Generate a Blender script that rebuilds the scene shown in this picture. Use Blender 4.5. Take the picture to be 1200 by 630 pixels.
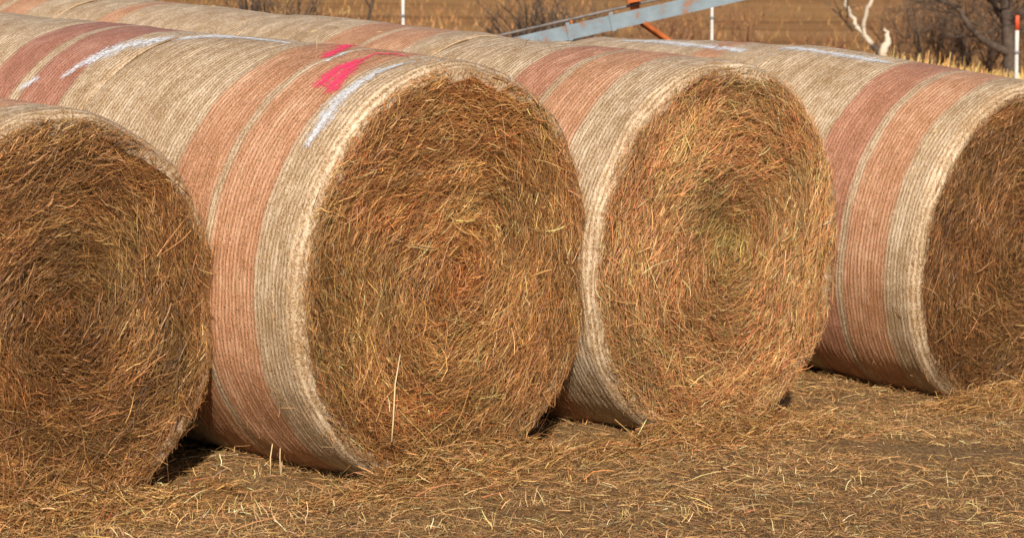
import bpy, math, random
import numpy as np
from mathutils import Vector, Matrix

for o in list(bpy.data.objects): bpy.data.objects.remove(o, do_unlink=True)
scene = bpy.context.scene
COL = scene.collection
rng = np.random.default_rng(11)
random.seed(5)

# ------------------------------------------------------------------ camera
F_PX, CAM_H, EYE_Y = 2800.0, 1.81, 40.0          # focal length and eye level in pixels of the 1200 x 630 photograph
PITCH = math.atan((315 - EYE_Y) / F_PX)
cam = bpy.data.cameras.new('camera'); cam_o = bpy.data.objects.new('camera', cam); COL.objects.link(cam_o)
cam.sensor_width = 36.0; cam.lens = F_PX / 1200 * 36
cam.clip_start = 0.1; cam.clip_end = 3000
cam_o.location = (0, 0, CAM_H); cam_o.rotation_euler = (math.pi / 2 - PITCH, 0, 0)
cam.dof.use_dof = True; cam.dof.focus_distance = 10.2; cam.dof.aperture_fstop = 5.6
scene.camera = cam_o

# ------------------------------------------------------------------ light
SUN_EL, SUN_AZ = math.radians(29), math.radians(3)   # azimuth: almost straight behind the camera
S = Vector((math.sin(SUN_AZ) * math.cos(SUN_EL), -math.cos(SUN_AZ) * math.cos(SUN_EL), math.sin(SUN_EL)))
world = bpy.data.worlds.new('World'); scene.world = world; world.use_nodes = True
nt = world.node_tree
sky = nt.nodes.new('ShaderNodeTexSky'); sky.sky_type = 'NISHITA'; sky.sun_disc = False
sky.sun_elevation = SUN_EL; sky.sun_rotation = math.pi - SUN_AZ
nt.links.new(sky.outputs[0], nt.nodes['Background'].inputs[0])
nt.nodes['Background'].inputs[1].default_value = 0.08
sun = bpy.data.lights.new('sun', 'SUN'); sun.energy = 4.7; sun.angle = math.radians(0.5); sun.color = (1.0, 0.91, 0.78)
sun_o = bpy.data.objects.new('sun', sun); COL.objects.link(sun_o)
sun_o.rotation_euler = S.to_track_quat('Z', 'Y').to_euler(); sun_o.location = (-6, -8, 12)
scene.view_settings.view_transform = 'Standard'; scene.view_settings.look = 'None'
cy_ = scene.cycles; cy_.max_bounces = 4; cy_.diffuse_bounces = 2; cy_.glossy_bounces = 2; cy_.transmission_bounces = 2
scene.view_settings.exposure = 0.33; scene.view_settings.gamma = 1.0

# ------------------------------------------------------------------ helpers
CP, SP = math.cos(PITCH), math.sin(PITCH)
def ray(u, v):
    x = (u - 600) / F_PX; z = -(v - 315) / F_PX
    d = np.array([x, CP + z * SP, -SP + z * CP]); return d
def at_depth(u, v, y):
    d = ray(u, v); return np.array([0, 0, CAM_H]) + d * (y / d[1])
def project(P):
    P = np.asarray(P, float) - np.array([0, 0, CAM_H])
    d = P[..., 1] * CP - P[..., 2] * SP; up = P[..., 1] * SP + P[..., 2] * CP
    return 600 + F_PX * P[..., 0] / d, 315 - F_PX * up / d, d

def _hash(ix, iy, iz, seed):
    h = (ix * 374761393 + iy * 668265263 + iz * 2147483647 + seed * 974711) & 0xffffffff
    h = ((h ^ (h >> 13)) * 1274126177) & 0xffffffff
    return ((h ^ (h >> 16)) & 0xffff) / 65535.0
def noise(p, seed=0):
    p = np.asarray(p, float); i = np.floor(p).astype(np.int64); f = p - i; f = f * f * (3 - 2 * f)
    r = 0
    for dx in (0, 1):
        wx = f[..., 0] if dx else 1 - f[..., 0]
        for dy in (0, 1):
            wy = f[..., 1] if dy else 1 - f[..., 1]
            for dz in (0, 1):
                wz = f[..., 2] if dz else 1 - f[..., 2]
                r = r + wx * wy * wz * _hash(i[..., 0] + dx, i[..., 1] + dy, i[..., 2] + dz, seed)
    return r * 2 - 1
def fbm(p, seed=0, octv=3):
    p = np.asarray(p, float); r = 0; a = 1.0; t = 0
    for k in range(octv):
        r = r + a * noise(p * 2 ** k, seed + k * 17); t += a; a *= .5
    return r / t
def p3(x, y, z=0.0): return np.stack(np.broadcast_arrays(x, y, z), -1)
def sstep(a, b, x):
    t = np.clip((x - a) / (b - a), 0, 1); return t * t * (3 - 2 * t)

def mesh_obj(name, verts, faces, mat, parent=None, smooth=True, tint=None, uv=None):
    """faces: int array (n,4) or (n,3); tint: per-vertex rgb; uv: per-vertex uv"""
    v = np.ascontiguousarray(verts, np.float32).reshape(-1, 3)
    f = np.ascontiguousarray(faces, np.int32); n, k = f.shape
    me = bpy.data.meshes.new(name)
    me.vertices.add(len(v)); me.vertices.foreach_set('co', v.ravel())
    me.loops.add(n * k); me.loops.foreach_set('vertex_index', f.ravel())
    me.polygons.add(n); me.polygons.foreach_set('loop_start', np.arange(0, n * k, k, dtype=np.int32))
    me.update(calc_edges=True)
    me.polygons.foreach_set('use_smooth', np.full(n, smooth))
    if tint is not None:
        at = me.color_attributes.new('tint', 'FLOAT_COLOR', 'POINT')
        c = np.ones((len(v), 4), np.float32); c[:, :3] = np.asarray(tint).reshape(-1, 3)
        at.data.foreach_set('color', c.ravel())
    if uv is not None:
        l = me.uv_layers.new(name='uv'); l.data.foreach_set('uv', np.asarray(uv, np.float32).reshape(-1, 2)[f.ravel()].ravel())
    me.materials.append(mat)
    o = bpy.data.objects.new(name, me); COL.objects.link(o)
    if parent is not None: o.parent = parent
    return o
def grid_faces(nu, nv, wrap_v=False):
    i = np.arange(nu - 1)[:, None]; j = np.arange(nv if wrap_v else nv - 1)[None, :]; j2 = (j + 1) % nv
    return np.stack([i * nv + j, (i + 1) * nv + j, (i + 1) * nv + j2, i * nv + j2], -1).reshape(-1, 4)
def empty(name, M, label, cat, group=None):
    o = bpy.data.objects.new(name, None); COL.objects.link(o); o.empty_display_size = .3
    o.matrix_world = M; o['label'] = label; o['category'] = cat
    if group: o['group'] = group
    return o
def tag(o, label=None, cat=None, group=None, kind=None):
    if label: o['label'] = label
    if cat: o['category'] = cat
    if group: o['group'] = group
    if kind: o['kind'] = kind
    return o

def ribbons(P, T, N, length, width, curl, lift, roll, K=4):
    """bent flat blades: start P, heading T, surface normal N; curl = turn (radians) over the blade, lift = rise at its end"""
    n = len(P); T = T / np.linalg.norm(T, axis=1, keepdims=True)
    B = np.cross(N, T); B /= np.linalg.norm(B, axis=1, keepdims=True)
    out = np.zeros((n, K + 1, 2, 3)); c = P.copy(); step = (length / K)[:, None]
    wob = rng.normal(0, .12, (n, K))
    for k in range(K + 1):
        t = k / K; ang = (curl * (t - .5) + (wob[:, k - 1] if k else 0))[:, None]
        d = np.cos(ang) * T + np.sin(ang) * B; side = np.cross(N, d)
        w = (width * (1 - .55 * t ** 3))[:, None] * .5
        rl = (roll * (1 + .5 * (t - .5)))[:, None]
        s = np.cos(rl) * side + np.sin(rl) * N
        h = (lift * (t - .35 * t * t) * 1.5)[:, None] * N
        out[:, k, 0] = c + h - s * w; out[:, k, 1] = c + h + s * w
        c = c + d * step
    base = np.arange(n)[:, None] * (2 * (K + 1)) + np.arange(K)[None, :] * 2
    f = np.stack([base, base + 1, base + 3, base + 2], -1).reshape(-1, 4)
    return out.reshape(-1, 3), f
WARM = np.array([1.10, 1.01, .95])
def pick(palette, n):
    pal = np.array([c for c, w in palette]); w = np.array([w for c, w in palette], float); w /= w.sum()
    c = pal[rng.choice(len(pal), n, p=w)]
    c = c * WARM * np.exp(rng.normal(0, .35, (n, 1))) * np.exp(rng.normal(0, .06, (n, 3)))
    return np.clip(c, .004, .8)

# tubes (branches, poles, frames)
def tube(pts, rad, sides=5):
    pts = np.asarray(pts, float); rad = np.broadcast_to(np.asarray(rad, float), (len(pts),)); n = len(pts)
    V = []; ref = np.array([.31, .17, .93])
    for i in range(n):
        t = pts[min(i + 1, n - 1)] - pts[max(i - 1, 0)]; t = t / (np.linalg.norm(t) + 1e-9)
        r0 = ref if abs(t @ ref) < .9 else np.array([1., 0, 0])
        a = np.cross(t, r0); a /= np.linalg.norm(a); b = np.cross(t, a)
        th = np.arange(sides) * 2 * math.pi / sides
        V.append(pts[i] + rad[i] * (np.cos(th)[:, None] * a + np.sin(th)[:, None] * b))
    V = np.concatenate(V); f = grid_faces(n, sides, True)
    if sides == 4 or True:                       # caps as degenerate-free fans of quads
        c0 = len(V); V = np.concatenate([V, pts[:1], pts[-1:]])
        k = np.arange(sides); k2 = (k + 1) % sides; e = (n - 1) * sides
        caps = [np.stack([np.full(sides, c0), k, k2], -1), np.stack([np.full(sides, c0 + 1), e + k2, e + k], -1)]
        tri = np.concatenate(caps)
        q = np.concatenate([f[:, [0, 1, 2]], f[:, [0, 2, 3]]]); f = np.concatenate([q, tri])
    return V, f
class Bag:
    def __init__(s): s.v = []; s.f = []; s.n = 0
    def add(s, V, f): s.v.append(np.asarray(V, float)); s.f.append(np.asarray(f) + s.n); s.n += len(V)
    def tube(s, pts, rad, sides=5): s.add(*tube(pts, rad, sides))
    def box(s, lo, hi, M=None):
        x0, y0, z0 = lo; x1, y1, z1 = hi
        V = np.array([[x, y, z] for x in (x0, x1) for y in (y0, y1) for z in (z0, z1)], float)
        if M is not None: V = V @ M[:3, :3].T + M[:3, 3]
        q = np.array([[0, 1, 3, 2], [4, 6, 7, 5], [0, 4, 5, 1], [2, 3, 7, 6], [0, 2, 6, 4], [1, 5, 7, 3]])
        s.add(V, np.concatenate([q[:, [0, 1, 2]], q[:, [0, 2, 3]]]))
    def build(s, name, mat, parent=None, smooth=True):
        return mesh_obj(name, np.concatenate(s.v), np.concatenate(s.f), mat, parent, smooth)

# ------------------------------------------------------------------ materials
def new_mat(name):
    m = bpy.data.materials.new(name); m.use_nodes = True
    return m, m.node_tree.nodes, m.node_tree.links, m.node_tree.nodes['Principled BSDF']
def ramp(ns, stops):
    r = ns.new('ShaderNodeValToRGB'); e = r.color_ramp.elements
    while len(e) < len(stops): e.new(.5)
    for k, (p, c) in enumerate(stops): e[k].position = p; e[k].color = (*c, 1)
    return r
def mixc(ns, ls, fac, a, b):
    m = ns.new('ShaderNodeMix'); m.data_type = 'RGBA'
    for s, v in ((0, fac), (6, a), (7, b)):
        if hasattr(v, 'links') or hasattr(v, 'is_linked'): ls.new(v, m.inputs[s])
        elif s == 0: m.inputs[0].default_value = v
        else: m.inputs[s].default_value = (*v, 1)
    return m.outputs[2]
def mapped(ns, ls, src, scale):
    mp = ns.new('ShaderNodeMapping'); mp.inputs['Scale'].default_value = scale; ls.new(src, mp.inputs[0]); return mp.outputs[0]
def noise_n(ns, ls, vec, scale, detail=3, rough=.55):
    t = ns.new('ShaderNodeTexNoise'); t.inputs['Scale'].default_value = scale; t.inputs['Detail'].default_value = detail
    t.inputs['Roughness'].default_value = rough; ls.new(vec, t.inputs['Vector']); return t.outputs[0]

def straw_mat(name, rough=.5, spec=.35):
    m, ns, ls, b = new_mat(name)
    a = ns.new('ShaderNodeAttribute'); a.attribute_name = 'tint'
    tc = ns.new('ShaderNodeTexCoord'); n = noise_n(ns, ls, tc.outputs['Object'], 90, 2)
    r = ramp(ns, [(.3, (.7, .68, .66)), (.7, (1.15, 1.12, 1.08))]); ls.new(n, r.inputs[0])
    mm = ns.new('ShaderNodeMix'); mm.data_type = 'RGBA'; mm.blend_type = 'MULTIPLY'; mm.inputs[0].default_value = 1
    ls.new(a.outputs['Color'], mm.inputs[6]); ls.new(r.outputs[0], mm.inputs[7])
    ls.new(mm.outputs[2], b.inputs['Base Color']); b.inputs['Roughness'].default_value = rough
    b.inputs['Specular IOR Level'].default_value = spec
    return m
M_STRAW = straw_mat('straw_blades')

def hay_core_mat(name, dark, light):
    m, ns, ls, b = new_mat(name)
    tc = ns.new('ShaderNodeTexCoord'); n = noise_n(ns, ls, tc.outputs['Object'], 26, 5, .7)
    r = ramp(ns, [(.3, dark), (.7, light)]); ls.new(n, r.inputs[0]); ls.new(r.outputs[0], b.inputs['Base Color'])
    b.inputs['Roughness'].default_value = .9; b.inputs['Specular IOR Level'].default_value = .1
    n2 = noise_n(ns, ls, tc.outputs['Object'], 80, 4, .7)
    bp = ns.new('ShaderNodeBump'); bp.inputs['Strength'].default_value = 1; bp.inputs['Distance'].default_value = .02
    ls.new(n2, bp.inputs['Height']); ls.new(bp.outputs[0], b.inputs['Normal'])
    return m
M_CORE = hay_core_mat('hay_core', (.09, .046, .018), (.24, .125, .048))

def net_mat(name, net, net2, hay, period=.021, edge=None):
    """knitted net over hay: uv in metres, u round the bale, v along its axis"""
    m, ns, ls, b = new_mat(name)
    uv = ns.new('ShaderNodeUVMap'); uv.uv_map = 'uv'; U = uv.outputs[0]
    def math_n(op, a, bb=None, c=None):
        n = ns.new('ShaderNodeMath'); n.operation = op
        for i, v in enumerate((a, bb, c)):
            if v is None: continue
            if isinstance(v, (int, float)): n.inputs[i].default_value = v
            else: ls.new(v, n.inputs[i])
        return n.outputs[0]
    n_dash = noise_n(ns, ls, mapped(ns, ls, U, (46, 125, 1)), 1, 3, .7)     # hay stems under the net, lying round the bale
    n_fine = noise_n(ns, ls, mapped(ns, ls, U, (125, 170, 1)), 1, 3, .75)
    n_mid = noise_n(ns, ls, mapped(ns, ls, U, (9, 16, 1)), 1, 4, .65)
    n_big = noise_n(ns, ls, mapped(ns, ls, U, (2.2, 4, 1)), 1, 3, .6)
    sep = ns.new('ShaderNodeSeparateXYZ'); ls.new(U, sep.inputs[0])
    wv = noise_n(ns, ls, mapped(ns, ls, U, (3, 9, 1)), 1, 2)                 # the chains of the net wander
    ph = math_n('MULTIPLY', math_n('MULTIPLY_ADD', wv, .03, sep.outputs[1]), 2 * math.pi / period)
    sn = math_n('SINE', ph)
    ks = math_n('SINE', math_n('MULTIPLY_ADD', n_mid, 14.0, math_n('MULTIPLY_ADD', ph, .5, math_n('MULTIPLY', sep.outputs[0], 2 * math.pi / .021))))
    net_h = math_n('MULTIPLY_ADD', ks, .08, math_n('MULTIPLY', sn, math_n('MULTIPLY_ADD', n_big, 1.6, -.1)))                              # -1.3 .. 1.3
    cover = math_n('MULTIPLY_ADD', net_h, .12, math_n('MULTIPLY_ADD', n_fine, .55, math_n('MULTIPLY_ADD', n_dash, .75, math_n('MULTIPLY_ADD', n_big, .25, math_n('MULTIPLY', n_mid, .42)))))
    fr = ns.new('ShaderNodeMapRange'); ls.new(cover, fr.inputs[0]); fr.inputs[1].default_value = .86; fr.inputs[2].default_value = 1.18
    netc = mixc(ns, ls, math_n('MULTIPLY_ADD', n_mid, 1.6, math_n('MULTIPLY_ADD', n_big, .9, -.75)), net, net2)
    if edge:                                                                 # red threads thin out into the cream net at a stripe's edge
        at = ns.new('ShaderNodeAttribute'); at.attribute_name = 'tint'; sp_ = ns.new('ShaderNodeSeparateColor'); ls.new(at.outputs['Color'], sp_.inputs[0])
        ed = math_n('MULTIPLY_ADD', n_dash, 1.6, math_n('MULTIPLY_ADD', sp_.outputs[0], 1.5, -1.0)); e2 = ns.new('ShaderNodeMapRange'); ls.new(ed, e2.inputs[0]); e2.inputs[1].default_value = 0.0; e2.inputs[2].default_value = .45
        netc = mixc(ns, ls, e2.outputs[0], edge, netc)
    hayc = ramp(ns, [(.34, tuple(c * .22 for c in hay)), (.62, hay)]); ls.new(n_fine, hayc.inputs[0])
    col = mixc(ns, ls, fr.outputs[0], hayc.outputs[0], netc)
    n_spk = noise_n(ns, ls, mapped(ns, ls, U, (58, 85, 1)), 1, 3, .6); sk = ns.new('ShaderNodeMapRange'); ls.new(n_spk, sk.inputs[0]); sk.inputs[1].default_value = .60; sk.inputs[2].default_value = .72; sk.inputs[4].default_value = .8
    col = mixc(ns, ls, sk.outputs[0], col, tuple(c * .38 for c in hay))
    ls.new(col, b.inputs['Base Color']); b.inputs['Roughness'].default_value = .55; b.inputs['Specular IOR Level'].default_value = .35
    bp = ns.new('ShaderNodeBump'); bp.inputs['Strength'].default_value = .8; bp.inputs['Distance'].default_value = .007
    ls.new(cover, bp.inputs['Height']); ls.new(bp.outputs[0], b.inputs['Normal'])
    return m
M_NET = net_mat('net_wrap_cream', (.53, .39, .25), (.73, .58, .415), (.42, .25, .115))
M_RED = net_mat('net_wrap_red', (.60, .225, .115), (.67, .42, .265), (.44, .22, .10), edge=(.56, .43, .30))
M_RED2 = net_mat('net_wrap_deep_red', (.45, .115, .085), (.54, .30, .21), (.36, .17, .09), edge=(.5, .36, .26))

M_RED3 = net_mat('net_wrap_faded_maroon', (.52, .165, .10), (.60, .35, .23), (.40, .19, .095), edge=(.56, .43, .30))

def plain(name, col, rough=.6, spec=.4, metal=0, var=.25, scale=12):
    m, ns, ls, b = new_mat(name)
    tc = ns.new('ShaderNodeTexCoord'); n = noise_n(ns, ls, tc.outputs['Object'], scale, 5, .65)
    r = ramp(ns, [(.3, tuple(c * (1 - var) for c in col)), (.7, tuple(min(1, c * (1 + var)) for c in col))])
    ls.new(n, r.inputs[0]); ls.new(r.outputs[0], b.inputs['Base Color'])
    b.inputs['Roughness'].default_value = rough; b.inputs['Specular IOR Level'].default_value = spec; b.inputs['Metallic'].default_value = metal
    return m
def stain_mat(name, col, strength):
    """paint soaked into the net: thins out towards its edge (attribute) and between the threads (noise)"""
    m, ns, ls, b = new_mat(name); tc = ns.new('ShaderNodeTexCoord')
    at = ns.new('ShaderNodeAttribute'); at.attribute_name = 'tint'; sp_ = ns.new('ShaderNodeSeparateColor'); ls.new(at.outputs['Color'], sp_.inputs[0])
    n = noise_n(ns, ls, tc.outputs['Object'], 75, 4, .8)
    a1 = ns.new('ShaderNodeMath'); a1.operation = 'MULTIPLY_ADD'; ls.new(n, a1.inputs[0]); a1.inputs[1].default_value = 4.2; aw = ns.new('ShaderNodeMath'); aw.operation = 'MULTIPLY'; aw.inputs[1].default_value = .9; ls.new(sp_.outputs[0], aw.inputs[0]); ls.new(aw.outputs[0], a1.inputs[2])
    mr = ns.new('ShaderNodeMapRange'); ls.new(a1.outputs[0], mr.inputs[0]); mr.inputs[1].default_value = 2.2; mr.inputs[2].default_value = 3.1; mr.inputs[4].default_value = strength
    ls.new(mr.outputs[0], b.inputs['Alpha']); b.inputs['Base Color'].default_value = (*col, 1); b.inputs['Roughness'].default_value = .7; b.inputs['Specular IOR Level'].default_value = .25
    return m
M_WHITE = stain_mat('white_streak', (.62, .64, .68), .82)
M_PINK = stain_mat('pink_marker_paint', (.78, .05, .13), .95)

# ------------------------------------------------------------------ bales: where they stand
def axis_frame(yaw, tilt):
    y, t = math.radians(yaw), math.radians(tilt)
    a = np.array([-math.sin(y) * math.cos(t), math.cos(y) * math.cos(t), math.sin(t)])
    r = np.array([math.cos(y), math.sin(y), 0.0]); return r, a, np.cross(r, a)
BALES = {}
def put(key, C, R, L, yaw, tilt, stripes, **kw):
    r, a, u = axis_frame(yaw, tilt); BALES[key] = dict(C=np.array(C, float), R=R, L=L, yaw=yaw, tilt=tilt, r=r, a=a, u=u, stripes=stripes, **kw)
def behind(prev, gap, dyaw, tilt, R=None, L=None, drop=0.0):
    p = BALES[prev]; R2 = R or p['R']
    bot = p['C'] + p['a'] * (p['L'] + gap) - p['u'] * p['R']
    r, a, u = axis_frame(p['yaw'] + dyaw, tilt)
    return bot + u * R2 - np.array([0, 0, drop]), R2, (L or p['L']), p['yaw'] + dyaw, tilt
STR = [(.235, .535), (.56, .84)]
L0 = 1.62
put('1a', (-1.698, 8.926, .757), .77, 1.5, 46, 4, STR)
put('2a', (-.238, 9.717, .852), .85, L0, 47.2, 4, STR)
put('3a', (.959, 10.844, .840), .85, L0, 44.0, 4, [(.31, .62), (.65, .92)])
put('4a', (2.689, 12.696, .699), .85, L0, 44.0, 7.5, [(.20, .48), (.505, .80)])
put('2b', *behind('2a', -.02, 0.3, 3.8, .850), rim=.008, stripes=[(.20, .49), (.54, .78)], deep=True)
put('3b', *behind('3a', -.02, -0.8, 4.2, .85), rim=.008, stripes=STR)
put('3c', *behind('3b', .004, 0.8, 4.4, .845), rim=.008, stripes=[(1.02, 1.2)])
put('3d', *behind('3c', .004, 0.5, 4.7, .845), rim=.008, stripes=[(.30, .58), (.64, .92)])
put('4b', *behind('4a', -.16, 0.5, 1.8, .85), rim=.008, stripes=[(.3, .5)])
put('4c', *behind('4b', .10, -1.0, .3, .83), stripes=[(.26, .52), (.64, .90)], deep=True)

def sag(s): return .035 + .055 * sstep(0, .7, np.asarray(s, float))      # the bales' lower half slumps under its weight
def bulge(th, d): return d * np.maximum(0, -np.sin(th)) ** 1.3 + np.where(np.cos(th) > 0, .052, .018) * np.abs(np.sin(2 * th)) * (np.sin(th) < 0)
def local_hit(b, u, v):
    """where the sight line through a pixel meets a bale's barrel: (distance from its front face, angle)"""
    d = ray(u, v); o = np.array([0, 0, CAM_H]) - b['C']; a = b['a']
    dp = d - a * (d @ a); op = o - a * (o @ a); A = dp @ dp; B = 2 * dp @ op; c = op @ op - b['R'] ** 2
    D = max(B * B - 4 * A * c, 0); P = o + d * ((-B - D ** .5) / 2 / A)
    return P @ a, math.atan2(P @ b['u'], P @ b['r'])

# ------------------------------------------------------------------ ground
cx, cy, cz = [], [], []
for k, b in BALES.items():
    for s in (0.05, b['L'] * .5, b['L']):
        q = b['C'] + b['a'] * s - b['u'] * b['R']; cx.append(q[0]); cy.append(q[1]); cz.append(q[2] - float(sag(s)) + .012)
for (x, y, z) in [(-3.5, 7.2, .12), (0, 6.5, -.03), (3, 8, -.16), (6, 11, -.30), (0, 1, 0), (-6, 3, .2), (6, 4, -.25), (8, 16, -.1), (3, 19, .15), (-12, 12, .75), (-9, 20, 1.0)]:
    cx.append(x); cy.append(y); cz.append(z)
CPT = np.array([cx, cy]).T; CZ = np.array(cz); NC = len(CZ)
def _phi(r): return np.sqrt(r * r + 1.2 ** 2)
_D = np.linalg.norm(CPT[:, None] - CPT[None], axis=-1)
_A = np.zeros((NC + 3, NC + 3)); _A[:NC, :NC] = _phi(_D) + np.eye(NC) * -.02
_A[:NC, NC] = 1; _A[:NC, NC + 1:] = CPT; _A[NC, :NC] = 1; _A[NC + 1:, :NC] = CPT.T
_W = np.linalg.solve(_A, np.concatenate([CZ, np.zeros(3)]))
# low piles of loose straw (photo pixel, height, radius)
PILES = []
def near_height(x, y):
    sh = np.shape(x); p = np.stack([np.ravel(x), np.ravel(y)], -1)
    p = np.stack([np.clip(p[:, 0], -14, 12), np.clip(p[:, 1], -6, 24)], -1)
    z = np.zeros(len(p))
    for k in range(0, len(p), 20000):
        q = p[k:k + 20000]; z[k:k + 20000] = _phi(np.linalg.norm(q[:, None] - CPT[None], axis=-1)) @ _W[:NC] + _W[NC] + q @ _W[NC + 1:]
    return z.reshape(sh)
def far_height(x, y):
    d = np.sqrt(x * x + y * y)
    z = np.interp(d, [0, 15, 22, 32, 46, 72, 115, 200, 420, 900], [-.1, .1, .45, .85, 1.2, 2.7, 7, 19, 48, 90])
    front = sstep(-30, 20, y)
    return z * (.15 + .85 * front) + .35 * fbm(p3(x / 14, y / 22), 5) * sstep(20, 45, d)
def height(x, y, fine=True):
    x = np.asarray(x, float); y = np.asarray(y, float)
    d = np.sqrt((x - .5) ** 2 + (y - 11) ** 2); w = sstep(9, 17, d)
    z = near_height(x, y) * (1 - w) + far_height(x, y) * w
    for (px, py, h, r) in PILES: z = z + h * np.exp(-((x - px) ** 2 + (y - py) ** 2) / r ** 2)
    if fine: z = z + (.018 * fbm(p3(x * 1.7, y * 1.7), 3) + .012 * fbm(p3(x * 6, y * 6), 9, 2)) * (1 - sstep(15, 30, d))
    return z
def ground_at(u, v):
    d = ray(u, v); t = 5.0
    for k in range(400):
        P = np.array([0, 0, CAM_H]) + d * t
        if P[2] < height(P[0], P[1], False): break
        t += .04
    return P
for (u, v, h, r) in [(285, 552, .05, .22), (215, 575, .03, .2), (470, 566, .035, .3), (600, 545, .02, .25), (820, 506, .03, .3), (880, 500, .02, .22), (1110, 470, .03, .25), (60, 600, .03, .35), (700, 512, .03, .2), (1000, 470, .02, .2)]:
    q = ground_at(u, v); PILES.append((q[0], q[1], h, r))
for k in ('2a', '3a', '4a'):                      # straw banked up along the foot of the barrels
    b = BALES[k]
    for s_, h_ in ((.45, .03), (.8, .03)):
        q = b['C'] + b['a'] * s_ - b['r'] * random.uniform(.42, .58); PILES.append((q[0], q[1], h_, .24))

def axis_pts(lo, hi, step, far, growth=1.18):
    mid = list(np.arange(lo, hi + step / 2, step)); s = step; a = mid[0]; left = []
    while a > -far: s *= growth; a -= s; left.append(a)
    s = step; a = mid[-1]; right = []
    while a < far: s *= growth; a += s; right.append(a)
    return np.array(left[::-1] + mid + right)
gx = axis_pts(-4.5, 5.5, .05, 900); gy = axis_pts(6.5, 15.5, .05, 900)
GX, GY = np.meshgrid(gx, gy, indexing='ij')
m, ns, ls, bs = new_mat('dry_ground')
tc = ns.new('ShaderNodeTexCoord'); OB = tc.outputs['Object']
n1 = noise_n(ns, ls, OB, 1.3, 4); n2 = noise_n(ns, ls, mapped(ns, ls, OB, (70, 15, 30)), 1, 6, .75); n3 = noise_n(ns, ls, mapped(ns, ls, OB, (.03, .35, .2)), 1, 5, .65)
soil = ramp(ns, [(.34, (.13, .072, .031)), (.5, (.29, .172, .078)), (.64, (.47, .30, .14))]); ls.new(n2, soil.inputs[0])
tint1 = ramp(ns, [(.35, (.20, .105, .045)), (.65, (.27, .17, .08))]); ls.new(n1, tint1.inputs[0])
near_c = mixc(ns, ls, .22, soil.outputs[0], tint1.outputs[0])
field = ramp(ns, [(.30, (.15, .072, .028)), (.48, (.30, .152, .055)), (.62, (.36, .20, .08)), (.8, (.25, .12, .045))]); ls.new(n3, field.inputs[0])
sepo = ns.new('ShaderNodeSeparateXYZ'); ls.new(OB, sepo.inputs[0])
fy = ns.new('ShaderNodeMapRange'); ls.new(sepo.outputs[1], fy.inputs[0]); fy.inputs[1].default_value = 18; fy.inputs[2].default_value = 28
ls.new(mixc(ns, ls, fy.outputs[0], near_c, field.outputs[0]), bs.inputs['Base Color'])
bs.inputs['Roughness'].default_value = .95; bs.inputs['Specular IOR Level'].default_value = .1
bp = ns.new('ShaderNodeBump'); bp.inputs['Strength'].default_value = .9; bp.inputs['Distance'].default_value = .03
ls.new(n2, bp.inputs['Height']); ls.new(bp.outputs[0], bs.inputs['Normal'])
M_GROUND = m
g = mesh_obj('ground', np.stack([GX, GY, height(GX, GY)], -1), grid_faces(len(gx), len(gy)), M_GROUND)
g.data.flip_normals() if g.data.polygons[0].normal.z < 0 else None
tag(g, kind='structure')

# ------------------------------------------------------------------ bales: how they are made
PAL_UMBER = [((.30, .155, .055), 4), ((.38, .21, .08), 3), ((.20, .095, .032), 3), ((.46, .29, .13), 1.2), ((.12, .055, .02), 1.2)]
PAL_GOLD = [((.38, .20, .068), 4), ((.46, .265, .10), 3), ((.29, .135, .045), 3), ((.55, .36, .17), 1.2), ((.15, .07, .024), 1.0), ((.36, .13, .05), 1)]
PAL_ROSE = [((.43, .215, .085), 4), ((.46, .20, .095), 2.2), ((.52, .31, .13), 3), ((.30, .22, .075), 1.6), ((.60, .42, .22), 1), ((.17, .085, .03), 1.0)]
PAL_DARK = [((.27, .135, .05), 4), ((.35, .185, .07), 2.5), ((.17, .08, .028), 3.2), ((.42, .26, .12), 1), ((.10, .05, .02), 1.5)]
PAL_NET = [((.34, .21, .09), 3), ((.24, .13, .05), 3), ((.5, .36, .2), 1)]

def barrel_radius(b, th, s, seed):
    R, L = b['R'], b['L']
    q = p3(np.cos(th) * 2.2 + 7, np.sin(th) * 2.2 + 7, s * 1.6)
    r = R * (1 + .015 * fbm(q, seed, 2)) + .003 * noise(p3(np.cos(th) * 14 + 30, np.sin(th) * 14 + 30, s * 16), seed + 5)
    e = np.minimum(s, L - s); r = r - np.where(s < L / 2, b.get('rim', .040) * (1 + .6 * noise(p3(np.cos(th) * 4 + 50, np.sin(th) * 4 + 50, 0), seed + 77)), .010) * (1 - sstep(-.005, .075, e)) ** 1.5 + .004 * np.sin(s / L * math.pi)
    rib = np.sin(s * 2 * math.pi / .034 + 2.2 * noise(p3(s * 11, np.cos(th) * 1.3 + 9, np.sin(th) * 1.3 + 9), seed + 8))
    r = r + .0011 * rib * sstep(.0, .04, e)
    return r + bulge(th, sag(s))

def face_z(b, x, z, seed):
    """how far hay stands out of the face plane at face coordinates (x, z)"""
    R = b['R']; rho = np.hypot(x, z) / R
    ring = .007 * np.sin(2 * math.pi * rho * R / .075 + np.arctan2(z, x) + 2.5 * noise(p3(x * 3 + 2, z * 3 + 2), seed + 13))
    return ring + .035 * (1 - np.clip(rho, 0, 1) ** 3) + .028 * fbm(p3(x * 6 + 20, z * 6 + 20), seed, 3) + .012 * noise(p3(x * 2.2 + 5, z * 2.2 + 5), seed + 3) - .012

def slump(V, R):
    V = V.copy(); x = V[:, 0]; z = V[:, 2] - R; k = 1 + bulge(np.arctan2(z, x), .035) / R; V[:, 0] = x * k; V[:, 2] = R + z * k; return V

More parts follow.
